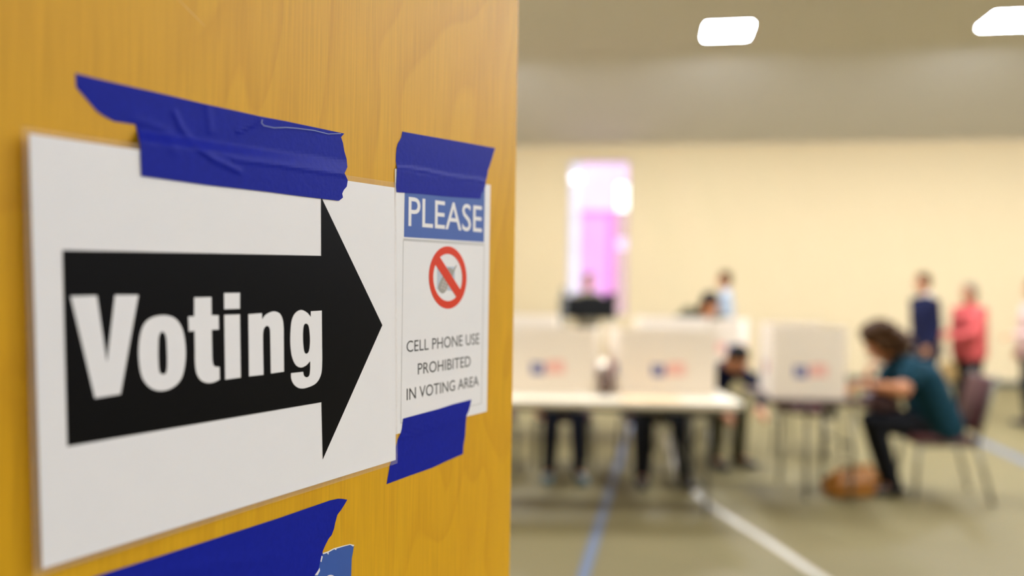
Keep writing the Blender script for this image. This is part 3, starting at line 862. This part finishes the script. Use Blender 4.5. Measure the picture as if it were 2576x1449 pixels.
cp = at(1522, 985, 5.80); cp.z = ZT
cup = thing('pen_cup', 'small brown cup of pens standing in the gap between the two front shields', 'cup')
pr = [(.036, 0), (.040, .005), (.048, .13), (.044, .13), (.037, .012), (0.0001, .010)]
rings = [[(r * math.cos(2 * math.pi * j / 20), r * math.sin(2 * math.pi * j / 20), z) for j in range(20)] for r, z in pr]
obj('body', loft(rings), mat('brown_glazed_cup', (.10, .055, .04), .4), cup, True)
for i, c in enumerate(((.03, .04, .2), (.3, .05, .05), (.03, .03, .03))):
    b_ = B(); a_ = 2.1 * i; tube(b_, [(.012 * math.cos(a_), .012 * math.sin(a_), .014), (.045 * math.cos(a_), .045 * math.sin(a_), .19)], .004); obj('pen', b_, mat('pen_barrel', c, .4), cup)
cup.location = cp

fp = at(1632, 1000, 5.62)
b_ = B(); box(b_, (-.20, -.12, 0), (.20, .12, .004), None, .001)
fo = obj('paper_folder', b_, mat('tan_folder_card', (.78, .55, .30), .7)); fo.location = (fp.x, 5.58, ZT); tag(fo, 'flat tan folder lying on the front table before the middle shield', 'folder')

# black equipment stand before the pink window
ex0, ex1, EY = at(1409, 770, 10.8).x, at(1545, 770, 10.8).x, 10.8
ez1, ez0 = at(1475, 746, EY).z, at(1475, 800, EY).z
es = thing('equipment_stand', 'black equipment case on a thin-legged stand in front of the pink window', 'equipment stand', ((ex0 + ex1) / 2, EY, 0))
b_ = B(); box(b_, (ex0, EY - .2, ez0), (ex1, EY + .2, ez1), None, .012); obj('case', b_, M_BLK, es)
b_ = B(); box(b_, (ex1 - .10, EY - .2, ez1), (ex1, EY + .2, ez1 + .05), None, .01); box(b_, (ex0 + .28, EY - .17, ez1), (ex1 - .2, EY + .17, ez1 + .025), None, .008); obj('lid', b_, M_BLK, es)
b_ = B(); tube(b_, [(ex0 + .03, EY - .23, 0), (ex0 + .03, EY - .23, ez1 + .12)], .03); obj('side_post', b_, mat('dark_grey_post', (.06, .06, .05), .5), es)
for x, y in ((ex1 - .05, -.17), (ex1 - .05, .17), (ex0 + .05, .17)):
    b_ = B(); tube(b_, [(x, EY + y, 0), (x, EY + y, ez0 + .01)], .013); obj('leg', b_, mat('pale_leg', (.55, .5, .4), .5), es)
bx = at(1456, 815, 8.05)
b_ = B(); box(b_, (-.10, -.07, 0), (.10, .07, .115), None, .004)
cb = thing('cardboard_box', 'small tan cardboard box on the second-row table below the black case', 'box', (bx.x, 8.10, ZT))
b_.transform(M.Translation((bx.x, 8.10, ZT))); obj('body', b_, M_TANBOX, cb)
b_ = B()
for s_ in (-1, 1): box(b_, (-.10, -.002, 0), (.10, .075, .003), M.Translation((bx.x, 8.10 + s_ * .07, ZT + .115)) @ M.Rotation(math.radians(35 if s_ > 0 else 145), 4, 'X'))
obj('flap', b_, M_TANBOX, cb)
# ------------------------------------------------------------------ people
SKIN = mat('skin', (.48, .23, .115), .5, .04, 20)
SKIN2 = mat('warm_skin', (.45, .185, .075), .5, .04, 20)
M_EYE = mat('eye_white', (.7, .68, .64), .3)
M_IRIS = mat('dark_iris', (.03, .02, .015), .2)
M_LIP = mat('lips', (.36, .11, .085), .45)
def fab(name, c): return mat(name, c, .9, .10, 40, spec=.15)

def ortho(f, u):
    f = f.normalized(); r = f.cross(u).normalized(); return r, f, r.cross(f)

def head_parts(bm, c, f, u, k=1.0):
    r, f, u = ortho(f, u); ax = (r, f, u)
    ellip(bm, c + u * .028 * k - f * .008 * k, (.075 * k, .095 * k, .088 * k), ax, 20)
    ellip(bm, c - u * .045 * k + f * .020 * k, (.058 * k, .068 * k, .072 * k), ax, 18)
    ellip(bm, c - u * .094 * k + f * .058 * k, (.024 * k, .024 * k, .020 * k), ax, 12)
    capsule(bm, c + f * .082 * k + u * .012 * k, .009 * k, c + f * .104 * k - u * .028 * k, .014 * k, 10, 3)
    ellip(bm, c + f * .080 * k + u * .030 * k, (.052 * k, .014 * k, .012 * k), ax, 12)
    for s in (-1, 1):
        ellip(bm, c + r * s * .076 * k - f * .008 * k - u * .005 * k, (.010 * k, .020 * k, .032 * k), ax, 12)
        ellip(bm, c + r * s * .040 * k + f * .060 * k - u * .030 * k, (.022 * k, .022 * k, .022 * k), ax, 10)

def hand_parts(bm, w, d, n, side, curl=.5, k=1.0):
    """w wrist, d direction of the palm, n direction the palm faces, side +1 when the thumb is to d x n"""
    d = d.normalized(); n = (n - d * n.dot(d)).normalized(); s = d.cross(n) * side
    for q in (-.026, -.009, .009, .026):
        capsule(bm, w + s * q * .6 * k + d * .012 * k, .015 * k, w + d * .078 * k + s * q * k, .0115 * k, 10, 3)
    for i, (q, L) in enumerate(((.029, .072), (.010, .080), (-.010, .074), (-.028, .058))):
        b0 = w + d * .082 * k + s * q * k
        c1 = curl * (.8 + .12 * i); c2 = c1 + curl * 1.1; c3 = c2 + curl * .9
        spread = s * q * 1.2
        p = b0
        for frac, a, r0, r1 in ((.45, c1, .0098, .0092), (.31, c2, .0092, .0086), (.24, c3, .0086, .0074)):
            e = p + ((d + spread).normalized() * math.cos(a) + n * math.sin(a)) * L * frac * k
            capsule(bm, p, r0 * k, e, r1 * k, 8, 2); p = e
    t0 = w + d * .022 * k + s * .026 * k
    t1 = t0 + (d * .55 + s * .75 + n * .35).normalized() * .042 * k
    t2 = t1 + (d * .85 + s * .25 + n * .45).normalized() * .032 * k
    t3 = t2 + (d * .9 + n * .5).normalized() * .024 * k
    capsule(bm, t0, .015 * k, t1, .012 * k, 8, 2); capsule(bm, t1, .011 * k, t2, .010 * k, 8, 2); capsule(bm, t2, .010 * k, t3, .008 * k, 8, 2)

def figure(label, J, skin, shirt, trousers, shoe, hair, hair_style='short', sleeve='long', hem=.0, k=1.0, group=None, collar=None, fat=1.0, arm_k=1.0, leg_k=1.0):
    """J: joints in the place. pel, chest, neck, head, look, up, rp (pelvis right), rs (shoulder right), and for s in 'LR': sh, el, wr, hd(direction), hn(palm), hip, kn, an, toe"""
    base = (J['anL'] + J['anR']) / 2; base.z = 0
    root = thing('person', label, 'person', base, 0, group)
    P, C, N, Hd = J['pel'], J['chest'], J['neck'], J['head']
    rp_, rs = J['rp'].normalized(), J['rs'].normalized()
    def torso(b_, g, low=0.0, top=True):
        for s in (-1, 1):
            capsule(b_, P + rp_ * s * .075 * fat + (P - C).normalized() * low, .108 * fat + g, C + rs * s * .075 * fat, .108 * fat + g)
            capsule(b_, C + rs * s * .05, .09 + g, J['sh' + 'LR'[s > 0]], .056 + g)
        capsule(b_, P, .11 * fat + g, C, .11 * fat + g)
        capsule(b_, C, .105 * fat + g, N - (N - C).normalized() * .02, .062 + g)
        if top:
            for s in 'LR': capsule(b_, N - (N - C).normalized() * .045, .05 + g * .6, J['sh' + s], .047 + g)
    def arm(b_, s, g, upto=1.0):
        sh, el, wr = J['sh' + s], J['el' + s], J['wr' + s]
        if upto <= .5:
            e = sh + (el - sh) * (upto / .5); capsule(b_, sh, .054 * arm_k + g, e, (.054 - .012 * upto / .5) * arm_k + g * 1.5); return
        capsule(b_, sh, .054 * arm_k + g, el, .041 * arm_k + g)
        e = el + (wr - el) * ((upto - .5) / .5); capsule(b_, el, .042 * arm_k + g, e, .042 * arm_k - .015 * ((upto - .5) / .5) * (1 + (arm_k - 1) * 3) + g)
    def leg(b_, s, g, upto=1.0):
        hp, kn, an = J['hip' + s], J['kn' + s], J['an' + s]
        capsule(b_, hp, .088 * fat + g, kn, .056 * leg_k + g)
        e = kn + (an - kn) * upto
        m = kn + (an - kn) * .32
        capsule(b_, kn, .055 * leg_k + g, m, .054 * leg_k + g); capsule(b_, m, .054 * leg_k + g, e, .036 * leg_k + g * 1.3)
    b_ = B(); torso(b_, 0)
    head_parts(b_, Hd, J['look'], J['up'], k)
    capsule(b_, N - (N - C).normalized() * .03, .056, Hd - J['up'].normalized() * .05 * k - J['look'].normalized() * .02, .050)
    for s in 'LR':
        arm(b_, s, 0); leg(b_, s, 0)
        hand_parts(b_, J['wr' + s], J['hd' + s], J['hn' + s], 1 if s == 'R' else -1, J.get('curl' + s, .45), k)
        an, toe = J['an' + s], J['toe' + s]
        capsule(b_, an - EZ * .01, .032, an + (toe - an) * .72, .020)
    b_ = remesh(b_, .0065, 4)
    obj('body', b_, skin, root, True)
    # clothing
    b_ = B(); torso(b_, .014, hem)
    up = {'long': .96, 'short': .27, 'none': .1}[sleeve]
    for s in 'LR': arm(b_, s, .013, up)
    obj('shirt', remesh(b_, .011, 9), shirt, root, True)
    if collar:
        b_ = B(); d = (Hd - N).normalized(); x, y, a_ = frame_of(d)
        rings = [[N + d * h_ + (x * math.cos(2 * math.pi * j / 20) + y * math.sin(2 * math.pi * j / 20)) * r_ for j in range(20)] for h_, r_ in ((-.03, .080), (.015, .068), (.035, .064), (.035, .058), (-.03, .07))]
        obj('collar', loft(rings), collar, root, True)
    b_ = B()
    for s in 'LR': leg(b_, s, .012, 1.06)
    for s in (-1, 1): capsule(b_, P + rp_ * s * .075 * fat, .108 * fat + .008, P + rp_ * s * .07 * fat + (C - P) * .12, .104 * fat + .008)
    capsule(b_, P, .115 * fat, P + (C - P) * .1, .11 * fat)
    obj('trousers', remesh(b_, .011, 3), trousers, root, True)
    for s in 'LR':
        an, toe = J['an' + s], J['toe' + s]
        d = V((toe.x - an.x, toe.y - an.y, 0)).normalized()
        b_ = B(); g0 = V((an.x, an.y, .042)) - d * .045
        capsule(b_, g0, .041, V((an.x, an.y, .05)), .045); capsule(b_, V((an.x, an.y, .045)), .044, V((toe.x, toe.y, .033)), .032); capsule(b_, V((an.x, an.y, .06)), .044, an + V((0, 0, .015)), .045)
        for sd in (-1, 1): capsule(b_, g0, .036, V((toe.x, toe.y, .03)) + d.cross(EZ) * sd * .014, .028)
        for v in b_.verts: v.co.z = max(v.co.z, .002)
        obj('shoe', remesh(b_, .009, 2), shoe, root, True)
    r, f, u = ortho(J['look'], J['up'])
    for s in (-1, 1):
        b_ = B(); ec = Hd + r * s * .031 * k + f * .0795 * k + u * .010 * k; ellip(b_, ec, (.012 * k, .0085 * k, .0075 * k), (r, f, u), 12); e_ = obj('eye', b_, M_EYE, root, True)
        b_ = B(); ellip(b_, ec + f * .0072 * k, (.0055 * k, .003 * k, .0055 * k), (r, f, u), 10); obj('iris', b_, M_IRIS, e_, True)
    b_ = B()
    for q in (-.055, -.063): ellip(b_, Hd + f * .083 * k + u * q * k, (.022 * k, .008 * k, .005 * k), (r, f, u), 12)
    obj('lips', b_, M_LIP, root, True)
    # hair: cap over the skull, longer styles add falling locks
    b_ = B(); ax = (r, f, u)
    ellip(b_, Hd + u * .045 * k - f * .020 * k, (.083 * k, .098 * k, .086 * k), ax, 20)
    ellip(b_, Hd - u * .01 * k - f * .050 * k, (.076 * k, .062 * k, .085 * k), ax, 18)
    if hair_style in ('bob', 'long', 'curly'):
        for s in (-1, 1):
            capsule(b_, Hd + r * s * .062 * k + u * .03 * k - f * .02 * k, .036 * k, Hd + r * s * .068 * k - u * (.07 if hair_style == 'bob' else .10) * k - f * .03 * k, .030 * k)
        capsule(b_, Hd + u * .02 * k - f * .07 * k, .06 * k, Hd - u * (.09 if hair_style == 'bob' else .14) * k - f * .065 * k, .052 * k)
    if hair_style == 'curly':
        rnd = random.Random(5)
        for i in range(60):
            th, ph = rnd.uniform(-2.3, 2.3), rnd.uniform(-.9, 1.4)
            p = Hd + u * (.03 + .105 * math.sin(ph)) * k - f * (.015 + .125 * math.cos(ph) * math.cos(th)) * k + r * .105 * math.cos(ph) * math.sin(th) * k
            if (p - Hd).dot(f) > .03 and (p - Hd).dot(u) < .08: continue
            ellip(b_, p, (.032, .032, .032), ax, 8)
        for i in range(26):
            th = rnd.uniform(-1.2, 1.2)
            p = Hd - u * rnd.uniform(.02, .13) - f * (.085 + .085 * math.cos(th)) + r * .105 * math.sin(th)
            ellip(b_, p, (.034, .034, .034), ax, 8)
    obj('hair', remesh(b_, .009, 2), hair, root, True)
    return root

def stand(loc, h, yaw, lean=0.0, turn=0.0):
    k = h / 1.75; f = V((math.cos(yaw), math.sin(yaw), 0)); r = f.cross(EZ); o = V((loc[0], loc[1], 0))
    fl = lambda a, b, c: o + r * a * k + f * b * k + EZ * c * k
    J = dict(pel=fl(0, 0, .96), chest=fl(0, .01 + lean * .35, 1.27), neck=fl(0, -.01 + lean * .55, 1.475), head=fl(0, .025 + lean * .7, 1.635),
             look=Q(f, EZ, turn) - EZ * .08, up=EZ + f * .05, rp=r, rs=r)
    for s, q in (('L', -1), ('R', 1)):
        J['sh' + s] = fl(q * .185, lean * .5, 1.392); J['el' + s] = fl(q * .235, -.03 + lean * .3, 1.13); J['wr' + s] = fl(q * .235, .06, .90)
        J['hd' + s] = -EZ + f * .2; J['hn' + s] = -r * q
        J['hip' + s] = fl(q * .095, 0, .90); J['kn' + s] = fl(q * .11, .02, .49); J['an' + s] = fl(q * .12, -.02, .085); J['toe' + s] = fl(q * .14, .15, .035)
    return J
def Q(v, axis, a): return M.Rotation(a, 3, axis) @ v

def sit(hip, yaw, lean, foot_y=.46, knee=.44, h=1.0, headtip=.5, spread=.11, seat=.55, hunch=1.25):
    """sitting on a chair: hip point on plan, facing yaw, trunk leaning forward by lean radians"""
    f = V((math.cos(yaw), math.sin(yaw), 0)); r = f.cross(EZ); o = V((hip[0], hip[1], 0))
    td = (EZ * math.cos(lean) + f * math.sin(lean)).normalized()
    td2 = (EZ * math.cos(lean * hunch) + f * math.sin(lean * hunch)).normalized()
    P = o + EZ * seat
    C = P + td * .30 * h; N = C + td2 * .205 * h
    hu = (EZ * math.cos(headtip) + f * math.sin(headtip)).normalized(); look = (f * math.cos(headtip) - EZ * math.sin(headtip)).normalized()
    Hd = N + (td2 + hu).normalized() * .15 + look * .03
    J = dict(pel=P, chest=C, neck=N, head=Hd, look=look, up=hu, rp=r, rs=r)
    for s, q in (('L', -1), ('R', 1)):
        J['sh' + s] = C + td2 * .125 * h + r * q * .185 * h
        J['hip' + s] = P + r * q * .09 - EZ * .03 + f * .03
        J['kn' + s] = o + f * knee + r * q * spread + EZ * .53
        J['an' + s] = o + f * foot_y + r * q * (spread + .02) + EZ * .085
        J['toe' + s] = J['an' + s] + f * .165 + r * q * .02; J['toe' + s].z = .035
    return J, f, r
def reach(J, s, wr, bend, hd, hn, curl=.5):
    """put the wrist somewhere and let the elbow bend towards 'bend'"""
    sh = J['sh' + s]; L1, L2 = .29, .255
    d = wr - sh; D = d.length
    if D > (L1 + L2) * .995: wr = sh + d * ((L1 + L2) * .995 / D); d = wr - sh; D = d.length
    a = (L1 * L1 - L2 * L2 + D * D) / (2 * D); hgt = math.sqrt(max(1e-6, L1 * L1 - a * a))
    b = bend - d * (bend.dot(d) / (D * D)); b = b.normalized()
    J['el' + s] = sh + d * (a / D) + b * hgt; J['wr' + s] = wr; J['hd' + s] = hd; J['hn' + s] = hn; J['curl' + s] = curl

NAVY = fab('navy_jacket_cloth', (.008, .010, .034)); CORAL = fab('coral_knit', (.50, .085, .08)); TEAL = fab('dark_teal_cloth', (.005, .032, .048))
BLACKC = fab('black_cloth', (.010, .011, .014)); DARKBLUE = fab('dark_navy_trousers', (.010, .012, .022)); TANTOP = fab('tan_grey_top', (.20, .17, .11))
PALEBLUE = fab('pale_blue_shirt', (.30, .35, .40)); OLIVE = fab('dark_olive_cloth', (.075, .07, .04)); PINKW = fab('pale_pink_cloth', (.58, .40, .36)); WHITEC = fab('white_shirt_cloth', (.6, .59, .56))
SH_BLK = mat('black_shoe', (.010, .010, .010), .4); SH_BLUE = mat('blue_grey_shoe', (.10, .17, .20), .6)
HAIR_BR = mat('brown_hair', (.045, .019, .004), .6, .3, 90, spec=.12); HAIR_BK = mat('black_hair', (.010, .008, .006), .6, .3, 90, spec=.12); HAIR_GR = mat('grey_brown_hair', (.17, .13, .085), .6, .3, 90, spec=.12); HAIR_MID = mat('mid_brown_hair', (.085, .045, .014), .5, .3, 90)

# the woman in teal at the right-hand booth
wf = V((-.98, .17, 0)).normalized()
J, f, r = sit((WX + .02, WY - .01), math.atan2(wf.y, wf.x), .40, foot_y=.33, knee=.46, h=1.13, headtip=.78, spread=.10, hunch=2.0)
J['head'] = J['neck'] + f * .115 + EZ * .095
# left arm (near the camera) lies along the table edge, the other hand props the face
near, far_ = ('L', 'R') if (r.y > 0) else ('R', 'L')
J['el' + near] = at(2270, 982, 5.88); J['wr' + near] = at(2180, 968, 5.93); J['hd' + near] = V((-1, .12, -.1)); J['hn' + near] = -EZ; J['curl' + near] = .55
fc = J['head'] + J['look'] * .10 - J['up'] * .10 + V((0, .02, 0))
reach(J, far_, V((fc.x - .07, fc.y + .05, fc.z - .13)), -EZ + V((0, .5, 0)), V((.25, -.1, 1)), V((1, -.2, 0)), .75)
figure('woman in a dark teal top with curly brown hair, seated bent over writing', J, SKIN2, TEAL, BLACKC, SH_BLK, HAIR_BR, 'curly', 'short', .03, k=1.16, arm_k=1.3, fat=1.25)

lb = thing('lap_bag', 'dark maroon bag held on the lap of the woman in teal', 'bag')
b_ = loft([[(x, y, z) for x, y in rrect(w, d, rr_)] for z, w, d, rr_ in ((0, .26, .16, .05), (.02, .30, .19, .07), (.08, .29, .17, .07), (.13, .22, .08, .03), (.145, .18, .03, .012))])
obj('body', b_, mat('dark_maroon_leather', (.035, .006, .006), .5), lb, True)
b_ = B(); tube(b_, [(-.08, 0, .13), (-.05, .02, .17), (0, .03, .18), (.05, .02, .17), (.08, 0, .13)], .007); obj('handle', b_, M_BLK, lb, True)
lb.location = (2.80, 6.22, .615); lb.rotation_euler = (0, .10, 0)

# two voters seated behind the front shields
for (x, label, tr, sh, hr, top, fy, sp) in ((P1X - .03, 'seated voter in dark trousers and blue-grey shoes behind the front table', DARKBLUE, SH_BLUE, HAIR_BR, BLACKC, .50, .10),
                                      (P2X, 'seated voter in black trousers and black shoes behind the front table', BLACKC, SH_BLK, HAIR_BK, BLACKC, .60, .145)):
    J, f, r = sit((x, SY - .02), -math.pi / 2, .62, foot_y=fy, knee=.50, headtip=.75, spread=sp)
    for s, q in (('L', -1), ('R', 1)):
        if x < .6 and s == ('R' if r.x < 0 else 'L'):
            reach(J, s, V((x - .23, 6.42, .60)), V((-1, .5, 0)), V((.1, -.3, -1)), V((1, 0, 0)), .5)
        else: reach(J, s, V((x + r.x * q * .13, 6.16, .775)), -EZ + r * q, V((0, -1, 0)) - r * q * .3, -EZ, .5)
    figure(label, J, SKIN, top, tr, sh, hr, 'short', 'long' if x > .6 else 'short', .05, fat=1.15 if x < .6 else 1.3, leg_k=1.0 if x < .6 else 1.35)

# bent person in navy between the table rows
J, f, r = sit((BX, BY), math.atan2(-.9, .40), .84, foot_y=.42, knee=.46, headtip=.75)
for s, q in (('L', -1), ('R', 1)): reach(J, s, J['sh' + s] + f * .26 - EZ * .30, -EZ * .3 + r * q, f * .8 - EZ * .5, -EZ, .5)
figure('dark-haired person in navy bending low, just right of the middle shield', J, SKIN2, NAVY, OLIVE, SH_BLK, HAIR_BK, 'short', 'long', .02)

# leaning dark-haired person behind the second row of shields
AX = at(1785, 768, 8.66)
J = stand((AX.x + .04, 9.18), 1.64, math.radians(-100), lean=.42, turn=.15)
J['look'] = V((.15, -.8, -.65)); J['up'] = V((.1, -.6, .8)); J['head'] = V((AX.x, 8.66, AX.z)); J['neck'] = V((AX.x - .01, 8.78, AX.z - .13)); J['chest'] = V((AX.x, 8.92, 1.10)); J['pel'] = V((AX.x + .04, 9.16, .90))
for s, q in (('L', 1), ('R', -1)):
    J['sh' + s] = V((AX.x + q * .18, 8.84, AX.z - .17)); reach(J, s, V((AX.x + (.05 if q > 0 else -.30), 8.50, 1.0 if q > 0 else .98)), V((q, .3, .25 if q < 0 else -.5)), V((.3, -1, -.2)), -EZ, .5)
    J['sh' + s].z = AX.z - (.15 if q > 0 else .075)
J['rp'] = J['rs'] = V((-1, 0, 0))
figure('dark-haired person in dark clothes leaning forward over the second-row table', J, SKIN2, OLIVE, BLACKC, SH_BLK, HAIR_BK, 'long', 'long', .03, k=1.12)
# person standing at the back in a pale blue shirt
BXp = at(1826, 705, 11.5)
J = stand((BXp.x, 11.5), 1.78, math.radians(165))
figure('brown-haired person in a pale blue and white shirt standing near the back wall', J, SKIN, PALEBLUE, OLIVE, SH_BLK, HAIR_BR, 'short', 'long', .10)
# person before the pink window
CXp = at(1479, 700, 12.6)
J = stand((CXp.x, 12.6), 1.74, math.radians(-70))
for s, q in (('L', -1), ('R', 1)): reach(J, s, V((CXp.x + .12 + (.12 if s == 'L' else -.1), 12.3, 1.12)), -EZ + V((q * -.3, 0, 0)), V((.2, -1, 0)), -EZ, .4)
figure('dark-haired person in a tan-grey top standing before the pink window', J, SKIN, TANTOP, BLACKC, SH_BLK, HAIR_BK, 'short', 'long', .05)
# standing pair at the right
DXp = at(2328, 700, 10.0)
J = stand((DXp.x + .02, 10.0), 1.76, math.radians(188), lean=.06)
for s in 'LR': reach(J, s, J['sh' + s] + V((-.06, 0, -.52)), V((.4, 0, -.1)), V((-.25, 0, -.95)), V((-.2, 1 if s == 'L' else -1, 0)), .5)
figure('man in a navy jacket standing in side view before the back wall', J, SKIN, NAVY, DARKBLUE, SH_BLK, HAIR_BR, 'short', 'long', .16, collar=WHITEC)
EXp = at(2440, 725, 9.9)
J = stand((EXp.x, 9.9), 1.64, math.radians(200), turn=-.1)
for s in 'LR': reach(J, s, J['pel'] + V((-.30, -.16 if s == 'L' else .1, .10 if s == 'L' else .12)), V((.5, -.4, -.6)), V((-1, .2, -.1)), V((0, .3, -1)), .6)
figure('woman in a coral sweater and black trousers with short grey-brown hair, arm bent', J, SKIN, CORAL, BLACKC, SH_BLK, HAIR_GR, 'bob', 'long', .10, fat=1.12)
hb = thing('shoulder_bag', 'tan shoulder bag hanging at the side of the woman in the coral sweater', 'bag')
b_ = loft([[(x, y, z) for x, y in rrect(w, .09 if z < .2 else .03, .03 if z < .2 else .012)] for z, w in ((0, .20), (.02, .24), (.12, .25), (.20, .21), (.235, .19))])
obj('body', b_, mat('tan_canvas', (.30, .19, .06), .7), hb, True)
b_ = B(); tube(b_, [(-.085, 0, .22), (-.07, 0, .36), (0, 0, .42), (.07, 0, .36), (.085, 0, .22)], .008); obj('strap', b_, M_BAGD, hb, True)
q = at(2393, 965, 9.78); hb.location = (q.x, 9.86, .46); hb.rotation_euler = (0, 0, .3)
FXp = at(2604, 720, 9.4)
J = stand((FXp.x, 9.4), 1.70, math.radians(175))
reach(J, 'L', J['pel'] + V((-.30, -.12, .12)), V((.5, -.4, -.6)), V((-1, .2, 0)), V((0, .3, -1)), .6)
figure('person in a pale pink top, cut by the right edge of the photo', J, SKIN, PINKW, DARKBLUE, SH_BLK, HAIR_BR, 'short', 'long', .06)
